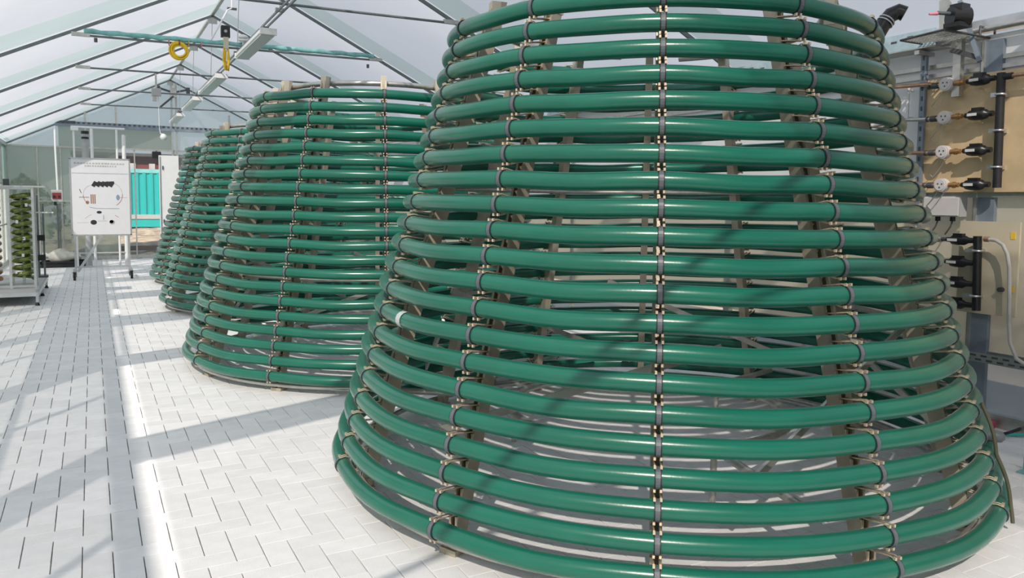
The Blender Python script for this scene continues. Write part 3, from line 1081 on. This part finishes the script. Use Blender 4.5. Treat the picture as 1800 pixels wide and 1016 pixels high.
for cx, mm, nm in ((0.24, M_ALGAE, 'yellow-green algae in the spiral tube'), (-0.20, M_ALGAE2, 'brownish culture in the spiral tube'), (-0.5, M_ALGAE, None)):
    pts = []
    for k in range(12 * 20 + 1):
        a = 2 * PI * k / 20
        pts.append((cx + 0.13 * math.cos(a), 0.13 * math.sin(a), 0.14 + 1.32 * k / 240))
    o = MB().tube(pts, 0.036, 8).build('algae_coil', mm, t)
    if nm:
        o['label'] = nm
    MB().cyl((cx, 0, 0.05), (cx, 0, 1.50), 0.022, 8).build('coil_core', M_GLASS, o)
    m = MB()
    for k in range(5):
        m.box((cx + random.uniform(-.1, .1), -0.15, 0.25 + 0.26 * k), (0.035, 0.02, 0.05))
    m.build('tube_clip', M_PVC, o)
MB().box((0.05, 0, 1.64), (0.08, 0.08, 0.10)).build('valve_head', M_DARKST, t)
t = thing('sensor_stand', 'thin grey stand with black clamps on the platform behind the algae rack', 'stand', (-0.87, 15.9, 0.26))
MB().cyl((0, 0, 0), (0, 0, 1.45), 0.022, 8).cyl((0.09, 0, 0), (0.09, 0, 1.3), 0.016, 8).build('stand_pole', M_TRUSS, t)
for z in (0.35, 0.7):
    MB().box((0.05, -0.02, z), (0.12, 0.06, 0.10)).build('clamp', M_BLACK, t)
MB().box((0.04, 0, 0.015), (0.2, 0.2, 0.03)).build('stand_base', M_DARKST, t)

# ------------------------------------------------------------------ right wall plumbing
WXR = 5.88
RY = {}
t = thing('plumbing_board', 'plywood board with four rows of meters and black valves on one manifold', 'panel', (WXR + 0.03, 2.6, 1.77))
bo = (WXR + 0.03, 2.6, 1.77)


def bd(mb, name, m=None, **k):
    mb.v = [(p[0] - bo[0], p[1] - bo[1], p[2] - bo[2]) for p in mb.v]
    return mb.build(name, m, t, **k)


bd(MB().box((WXR + 0.03, 2.45, 2.215), (0.018, 2.92, 0.89)), 'board', M_PLY)
XP = WXR - 0.06
rows = [2.60, 2.345, 2.08, 1.825]
PRM = [(3.30, 0)] * 4
for k, z in enumerate(rows):
    ym = 3.68 + 0.0 * k
    if k == 0:
        bd(MB().tube([(XP, 4.35, z + 0.045), (XP, 3.85, z + 0.02), (XP, 3.74, z)], 0.016, 8), 'supply_pipe', M_COPPER)
    else:
        bd(MB().tube([(XP - 0.02, 4.2, z + 0.02), (XP, 3.82, z), (XP, 3.74, z)], 0.016, 8), 'supply_pipe', (M_STEEL, M_COPPER, M_COPPER)[k - 1])
    bd(MB().cyl((XP, 3.80, z), (XP, 3.755, z), 0.024, 10).cyl((XP, 3.835, z), (XP, 3.82, z), 0.022, 10), 'union_nut', M_DARKST)
    o = bd(MB().cyl((XP + 0.02, ym, z), (XP - 0.03, ym, z), 0.052, 20).cyl((XP - 0.03, ym, z), (XP - 0.036, ym, z), 0.042, 20), 'flow_meter', M_METER)
    dm = MB()
    for dy, dz in ((-0.018, 0.008), (0.014, 0.010), (0.0, -0.018)):
        dm.cyl((XP - 0.036, ym + dy, z + dz), (XP - 0.0385, ym + dy, z + dz), 0.006, 8)
    dm.v = [(p[0] - bo[0], p[1] - bo[1], p[2] - bo[2]) for p in dm.v]
    dm.build('meter_screw', M_DARKST, o)
    bd(MB().cyl((XP, 3.63, z), (XP, 3.55, z), 0.018, 10).cyl((XP, 3.60, z), (XP, 3.575, z), 0.024, 6), 'brass_fitting', mat('brass', (0.45, 0.25, 0.10), 0.4, 0.6))
    v = MB()
    v.lathe([(0, 0.018), (0.03, 0.022), (0.035, 0.034), (0.075, 0.042), (0.13, 0.042), (0.16, 0.034), (0.165, 0.022), (0.21, 0.020)], (XP, 3.53, z), (XP, 3.30, z), 12)
    v.box((XP - 0.01, 3.43, z + 0.035), (0.05, 0.07, 0.03))
    o = bd(v, 'valve', M_BLACK)
    lb = MB().box((XP - 0.043, 3.455, z), (0.004, 0.07, 0.020))
    lb.v = [(p[0] - bo[0], p[1] - bo[1], p[2] - bo[2]) for p in lb.v]
    lb.build('label_plate', M_LABEL, o)
    wm = MB()
    wm.tube([(XP - 0.02, 3.70, z - 0.05), (XP - 0.01, 3.76, z - 0.12), (XP, 3.80, z - 0.16), (XP, 3.76, z - 0.19), (XP, 3.72, z - 0.14), (XP - 0.01, 3.65, z - 0.05)], 0.003, 5)
    bd(wm, 'meter_wire', M_STEEL)
bd(MB().cyl((XP, 3.28, 2.63), (XP, 3.265, 1.80), 0.029, 12).tube([(XP, 3.28, 2.60), (XP, 3.20, 2.60)], 0.024, 10), 'manifold_pipe', M_RUBBER)
bd(MB().cyl((XP, 3.20, 2.60), (XP, 2.4, 2.60), 0.014, 8), 'supply_pipe', M_COPPER)
for z in (2.475, 2.215, 1.95):
    o = bd(MB().torus((XP, 3.275, z), 0.034, 0.009, (0, 0, 1), 14, 6).box((XP - 0.01, 3.315, z), (0.03, 0.04, 0.03)).box((WXR, 3.275, z), (0.07, 0.03, 0.03)), 'pipe_clamp', M_ALU)

t = thing('valve_panel', 'lower beige panel with four black valves stacked on one manifold', 'panel', (WXR + 0.03, 3.35, 0.85))
bo = (WXR + 0.03, 3.35, 0.85)
bd(MB().box((WXR + 0.03, 3.35, 1.20), (0.02, 0.44, 0.70)), 'board', mat('beige_sheet', (0.60, 0.53, 0.40), 0.5, var=0.06))
for k, z in enumerate((1.405, 1.235, 1.075, 0.915)):
    v = MB()
    v.lathe([(0, 0.018), (0.04, 0.022), (0.045, 0.036), (0.09, 0.040), (0.14, 0.038), (0.17, 0.022), (0.25, 0.018)], (XP, 3.62, z), (XP, 3.30, z), 12)
    v.box((XP - 0.01, 3.52, z + 0.035), (0.05, 0.07, 0.03))
    o = bd(v, 'valve', M_BLACK)
    lb = MB().box((XP - 0.042, 3.555, z), (0.004, 0.075, 0.020))
    lb.v = [(p[0] - bo[0], p[1] - bo[1], p[2] - bo[2]) for p in lb.v]
    lb.build('label_plate', M_LABEL, o)
    bd(MB().tube([(XP, 3.62, z), (XP, 3.78, z), (XP - 0.02, 3.95, z - 0.02), (XP - 0.02, 4.2, z)], 0.015, 8), 'supply_pipe', M_DARKST)
    bd(MB().cyl((XP, 3.70, z), (XP, 3.66, z), 0.024, 10), 'union_nut', M_STEEL)
bd(MB().cyl((XP, 3.385, 1.44), (XP, 3.365, 0.88), 0.030, 12), 'manifold_pipe', M_BLACK)
for z in (1.33, 0.99):
    bd(MB().torus((XP, 3.38, z), 0.035, 0.009, (0, 0, 1), 14, 6).box((XP - 0.02, 3.42, z), (0.03, 0.07, 0.025)).box((WXR, 3.38, z), (0.07, 0.03, 0.03)), 'pipe_clamp', M_ALU)
bd(MB().cyl((WXR + 0.02, 3.23, 1.05), (WXR - 0.02, 3.23, 1.05), 0.018, 12), 'knob', M_DARKST)
for y, z in ((3.175, 1.45), (3.165, 1.06)):
    bd(MB().box((WXR + 0.019, y, z), (0.004, 0.035, 0.05)), 'sticker', M_STICK)
hp = [(XP, 3.31, 1.42), (XP, 3.25, 1.415), (XP, 3.20, 1.385), (XP, 3.165, 1.32), (XP, 3.145, 1.22), (XP, 3.135, 1.05), (XP, 3.125, 0.82), (XP, 3.11, 0.68), (XP, 3.06, 0.57), (XP, 2.98, 0.53)]
t_h = thing('flexible_hose', 'pale grey flexible hose bending down from the lower valve panel', 'hose', (XP, 3.0, 0.5))
m = MB().tube(hp, 0.014, 10)
m.v = [(p[0] - XP, p[1] - 3.0, p[2] - 0.5) for p in m.v]
m.build('hose_line', mat('grey_hose', (0.55, 0.52, 0.49), 0.4, var=0.05), t_h)
m = MB().cyl((XP, 3.335, 1.42), (XP, 3.30, 1.42), 0.020, 8)
m.v = [(p[0] - XP, p[1] - 3.0, p[2] - 0.5) for p in m.v]
m.build('hose_fitting', M_COPPER, t_h)

t = thing('junction_box', 'light grey junction box with two cable glands below the plywood board', 'box', (WXR, 3.69, 1.58))
MB().box((0, 0, 0.08), (0.09, 0.30, 0.155), None, 0.01).build('box_body', M_GREYB, t)
MB().box((-0.048, 0, 0.08), (0.012, 0.28, 0.14), None, 0.004).build('box_lid', M_METER, t)
for y in (0.05, -0.07):
    MB().cyl((0, y, 0), (0, y, -0.035), 0.020, 8).build('cable_gland', M_BLACK, t)
    MB().tube([(0, y, -0.03), (-0.01, y + 0.01, -0.08), (-0.01, y + 0.05, -0.14)], 0.006, 6).build('cable', M_DARKST, t)
MB().box((0.055, 0, 0.08), (0.03, 0.10, 0.10)).build('mounting', M_STEEL, t)

# struts and posts on the right wall
wp = thing('slotted_strut', 'slotted steel strut rising left of the plywood board to the cable tray', 'strut', (WXR, 3.915, 0.0))
m = MB()
m.bar((0.0, 0, 0.0), (0.0, 0, 2.93), 0.045, 0.03, (1, 0, 0))
m.build('strut_channel', M_BLUEST, wp)
m = MB()
for k in range(36):
    m.box((-0.0165, 0, 0.12 + k * 0.08), (0.004, 0.014, 0.035))
m.build('strut_slot', M_DARKST, wp, kind='stuff')
wp = thing('wall_upright', 'blue-grey steel upright behind the lower valve panel', 'post', (WXR + 0.07, 3.42, 0))
MB().bar((0, 0, 0), (0, 0, 2.9), 0.16, 0.04, (1, 0, 0)).build('upright_flange', M_BLUEST, wp)
MB().bar((-0.012, 0.055, 0.0), (-0.012, 0.055, 2.9), 0.02, 0.05, (1, 0, 0)).build('upright_lip', M_STEEL, wp)
wp = thing('pale_tube', 'short upright white tube behind the supply pipes', 'tube', (WXR, 4.045, 2.36))
MB().cyl((0, 0, 0), (0, 0, 0.26), 0.013, 8).box((0.03, 0, 0.02), (0.06, 0.02, 0.02)).box((0.03, 0, 0.24), (0.06, 0.02, 0.02)).build('tube_body', M_PVC, wp)

# perforated low tray along the wall base
t = thing('floor_cable_tray', 'perforated steel cable tray running low along the right wall', 'cable tray', (WXR, 2.4, 0.5))
m = MB()
m.bar((-0.06, -2.4, 0.03), (-0.06, 3.2, 0.03), 0.004, 0.07)
m.bar((0.06, -2.4, 0.03), (0.06, 3.2, 0.03), 0.004, 0.07)
m.bar((0.0, -2.4, -0.003), (0.0, 3.2, -0.003), 0.12, 0.004)
m.build('tray_channel', M_ALU, t)
m = MB()
for k in range(70):
    for r_ in range(2):
        m.box((-0.063, -2.35 + 0.08 * k + 0.04 * r_, 0.015 + 0.03 * r_), (0.003, 0.045, 0.014))
m.build('tray_slot', M_DARKST, t, kind='stuff')
for y in (-1.5, 0.2, 1.3, 2.6):
    MB().bar((0.0, y, -0.02), (0.0, y, -0.42), 0.03, 0.04, (1, 0, 0)).box((0, y, -0.48), (0.06, 0.06, 0.04)).build('tray_leg', M_STEEL, t)

# wire shelf with pump, top right
ZS = 2.93
t = thing('wire_shelf', 'grey wire mesh shelf carrying the black pump high on the right wall', 'shelf', (5.35, 3.9, ZS))
P = [at(1583, 71, 'z', ZS), at(1660, 52, 'z', ZS), at(1748, 68, 'z', ZS), at(1660, 83, 'z', ZS)]
cen = sum(P, Vector()) / 4
t.location = cen
Q = [p - cen for p in P]
m = MB()
NW = 16
for k in range(NW + 1):
    f_ = k / NW
    m.bar(Q[0].lerp(Q[3], f_), Q[1].lerp(Q[2], f_), 0.007, 0.007)
for k in range(12):
    f_ = k / 11
    m.bar(Q[0].lerp(Q[1], f_), Q[3].lerp(Q[2], f_), 0.006, 0.006)
m.build('wire_mesh', M_STEEL, t, kind='stuff')
m = MB()
for a, b in zip(Q, Q[1:] + Q[:1]):
    m.tube([a, b], 0.009, 6)
up = Vector((0, 0, 0.07))
m.tube([Q[2], Q[2] + up, Q[2].lerp(Q[1], .3) + up, Q[2].lerp(Q[1], .3)], 0.009, 6)
m.build('shelf_rim', M_DARKST, t)
P2 = at(1683, 52, 'z', ZS)
t2 = thing('pump', 'black pump with clear hose ends on the wire shelf', 'pump', (P2.x, P2.y, ZS + 0.012))
dy = Vector((math.cos(PSI), -math.sin(PSI), 0))
MB().cyl(dy * -0.06 + Vector((0, 0, 0.075)), dy * 0.07 + Vector((0, 0, 0.075)), 0.072, 16).box((0, 0, 0.015), (0.15, 0.12, 0.03)).build('pump_body', M_BLACK, t2)
MB().box(dy * 0.01 + Vector((0, 0, 0.14)), (0.10, 0.09, 0.05)).build('pump_head', M_BLACK, t2)
MB().cyl(dy * -0.06 + Vector((0, 0, 0.10)), dy * -0.15 + Vector((0, 0, 0.105)), 0.014, 10).build('pump_inlet', M_STRAP, t2)
MB().cyl(dy * -0.15 + Vector((0, 0, 0.10)), dy * -0.21 + Vector((0, 0, 0.095)), 0.014, 8, 0.007).build('hose_tail', M_PINK, t2, label='pink hose connector')
# pale perforated upper tray and its trough
t = thing('upper_cable_tray', 'pale blue perforated cable tray running behind the wire shelf', 'cable tray', (5.85, 5.6, 2.87))
MB().bar((-0.10, -1.85, 0.10), (-0.10, 9.0, 0.10), 0.006, 0.13).build('tray_side', M_BLUEH, t)
MB().bar((0.0, -1.85, 0.03), (0.0, 9.0, 0.03), 0.20, 0.006).build('tray_floor', M_STEEL, t)
m = MB()
for k in range(60):
    m.box((-0.104, -1.78 + 0.14 * k, 0.11 + 0.02 * (k % 2)), (0.004, 0.05, 0.014))
m.build('tray_slot', M_DARKST, t, kind='stuff')
for y in (-1.7, 1.0, 3.5, 6.0):
    MB().bar((0.10, y, 0.0), (-0.10, y, 0.0), 0.04, 0.03).build('tray_arm', M_STEEL, t)
t = thing('wall_bracket', 'steel wall bracket and slanting brace under the wire shelf', 'bracket', (WXR - 0.05, 3.62, 2.6))
A_, B_ = at(1668, 95, 'x', WXR - 0.3), at(1718, 100, 'x', WXR - 0.02)
lo = Vector((WXR - 0.05, 3.62, 2.6))
MB().bar(Vector((0.02, 0.0, -0.1)), Vector((0.02, 0.0, 0.36)), 0.06, 0.05, (1, 0, 0)).build('bracket_post', M_STEEL, t)
MB().bar(Vector((0.0, 0.0, 0.29)), cen - lo + Vector((0.1, 0, -0.03)), 0.05, 0.04).build('bracket_arm', M_STEEL, t)
p1, p2 = at(1688, 2, 'x', WXR - 0.1) - lo, at(1722, 108, 'x', WXR - 0.05) - lo
MB().bar(p1, p2, 0.05, 0.03).build('slanting_brace', M_BLUEST, t)
p1, p2 = at(1662, 0, 'x', WXR - 0.12) - lo, at(1662, 60, 'x', WXR - 0.12) - lo
MB().bar(p1, p2, 0.07, 0.05, (1, 0, 0)).build('hanging_strut', M_STEEL, t)
p1, p2 = at(1672, 88, 'x', WXR - 0.1) - lo, at(1716, 100, 'x', WXR - 0.05) - lo
MB().bar(p1, p2, 0.03, 0.035).build('slotted_arm', M_DARKST, t)

# loose hoses and a bracket on the floor, right edge
pts = [at(x, y, 'z', 0.02) for x, y in ((1708, 742), (1726, 752), (1748, 762), (1770, 764), (1800, 764), (1840, 762))]
t = thing('teal_hose', 'thin teal hose lying on the floor at the right wall', 'hose', (pts[0].x, pts[0].y, 0))
MB().tube([p - Vector((pts[0].x, pts[0].y, 0)) for p in pts], 0.012, 8).build('hose_line', mat('teal_hose', (0.05, 0.42, 0.36), 0.4), t)
pts = [at(x, y, 'z', 0.036) for x, y in ((1716, 742), (1740, 756), (1757, 764), (1775, 760), (1800, 752), (1840, 745))]
t = thing('black_cable', 'black cable crossing over the teal hose on the floor', 'cable', (pts[0].x, pts[0].y, 0))
MB().tube([p - Vector((pts[0].x, pts[0].y, 0)) for p in pts], 0.011, 8).build('cable_line', M_BLACK, t)
p = at(1743, 753, 'z', 0.0)
t = thing('hose_plug', 'small dark pink plug on the floor by the teal hose', 'plug', (p.x, p.y, 0))
MB().lathe([(0, 0.02), (0.02, 0.028), (0.05, 0.024), (0.07, 0.01)], (0, 0, 0), (0, 0, 1), 12).build('plug_body', mat('dark_pink', (0.42, 0.05, 0.12), 0.5), t)
p = at(1727, 760, 'z', 0.0)
t = thing('red_valve', 'small red valve handle on the floor beside the front cone', 'valve', (p.x, p.y, 0))
MB().cyl((0, 0, 0), (0, 0, 0.04), 0.018, 10).build('valve_stem', M_STEEL, t)
MB().box((0, 0, 0.05), (0.06, 0.02, 0.02), None, 0.004).build('valve_handle', M_RED, t)
p = at(1806, 832, 'z', 0.0)
t = thing('teal_bracket', 'small teal metal bracket on the floor at the right picture edge', 'bracket', (p.x, p.y, 0))
MB().box((0, 0, 0.006), (0.10, 0.08, 0.012)).build('bracket_foot', M_TEAL, t)
MB().box((0.03, 0, 0.05), (0.012, 0.08, 0.08)).build('bracket_plate', M_TEAL, t)

# ------------------------------------------------------------------ outside beyond the gable
gb = MB()
nx, ny = 30, 18
vs, fs = [], []
rg = random.Random(5)
for j in range(ny + 1):
    for i in range(nx + 1):
        x = -0.6 + 9.0 * i / nx
        f_ = j / ny
        y = 24.3 + 10.0 * f_
        vs.append((x, y, -0.15 + 0.75 * min(1, f_ * 2.0) ** 0.8 + rg.uniform(-.035, .035)))
for j in range(ny):
    for i in range(nx):
        a = j * (nx + 1) + i
        fs.append((a, a + 1, a + nx + 2, a + nx + 1))
gb.add(vs, fs)
gb.build('gravel_bank', M_GRAVEL, None, kind='stuff', label='bank of sandy gravel outside below the teal container', category='gravel')
t = thing('shipping_container', 'bright teal corrugated shipping container outside the gable', 'container', (2.6, 30.9, 0.645))
m = MB()
m.box((0, 0.62, 1.02), (5.9, 1.1, 2.0))
k = 0
x = -2.95
while x < 2.95:
    m.add([(x, 0, 0.45), (x + 0.05, -0.05, 0.45), (x + 0.13, -0.05, 0.45), (x + 0.18, 0, 0.45), (x, 0, 1.96), (x + 0.05, -0.05, 1.96), (x + 0.13, -0.05, 1.96), (x + 0.18, 0, 1.96)],
          [(0, 1, 5, 4), (1, 2, 6, 5), (2, 3, 7, 6)])
    m.add([(x + 0.18, 0, 0.45), (x + 0.24, 0, 0.45), (x + 0.24, 0, 1.96), (x + 0.18, 0, 1.96)], [(0, 1, 2, 3)])
    x += 0.24
m.build('corrugated_side', M_CONT, t)
MB().box((0, 0.03, 2.02), (6.0, 0.16, 0.14)).build('top_rail', mat('pale_teal', (0.18, 0.55, 0.56), 0.5), t)
MB().box((0, 0.0, 0.37), (6.0, 0.14, 0.16)).build('grey_band', M_GREYB, t)
MB().box((0, 0.02, 0.15), (6.0, 0.12, 0.30)).build('bottom_rail', M_CONT, t)
t = thing('red_building', 'dark red brown building rising behind the teal container', 'building', (3.2, 36.0, -0.15))
MB().box((0, 0, 1.75), (7.5, 3.0, 3.5)).build('wall', M_REDBR, t)
MB().box((0, -0.1, 3.56), (7.8, 3.4, 0.12)).build('roof', M_DARKST, t)
for k in range(6):
    MB().box((-1.75 + 0.7 * k, -1.52, 3.12), (0.22, 0.05, 0.22)).build('window', mat('window_pale', (0.55, 0.5, 0.5), 0.3), t)
t = thing('timber_beam', 'dark weathered timber lying across the gravel outside', 'timber', (1.7, 25.4, 0.14))
MB().box((0, 0, 0.06), (2.6, 0.16, 0.14), None, 0.01).build('beam', mat('dark_timber', (0.10, 0.075, 0.055), 0.8, var=0.3, scale=8), t)
for k, (x, y, s_) in enumerate(((-4.2, 33, 2.0), (-2.4, 36, 2.6), (-6.5, 31, 1.8))):
    lab = ['round green bush outside left of the others', 'tallest green bush outside beyond the frosted gable', 'low wide bush outside at the far left'][k]
    t = thing('bush', lab, 'bush', (x, y, -0.15), 0, 'bushes outside the gable')
    m = MB()
    rg = random.Random(k)
    for q in range(420):
        a, h, rr = rg.uniform(0, 2 * PI), rg.random(), rg.uniform(.5, 1)
        R_ = s_ * 0.7 * math.sin(PI * min(1, h * .9 + .12)) * rr
        c = Vector((R_ * math.cos(a), R_ * math.sin(a), 0.1 + h * s_))
        d1 = Vector((rg.uniform(-1, 1), rg.uniform(-1, 1), rg.uniform(-1, 1))).normalized() * 0.16
        d2 = d1.orthogonal().normalized() * 0.10
        m.quad(c - d1, c - d2, c + d1, c + d2)
    m.build('foliage', mat('foliage', (0.05, 0.10, 0.025), 0.7, var=0.4, scale=3), t)
    MB().cyl((0, 0, 0), (0, 0, s_ * .5), 0.05, 6).build('stem', mat('dark_timber', (0.10, 0.075, 0.055)), t)
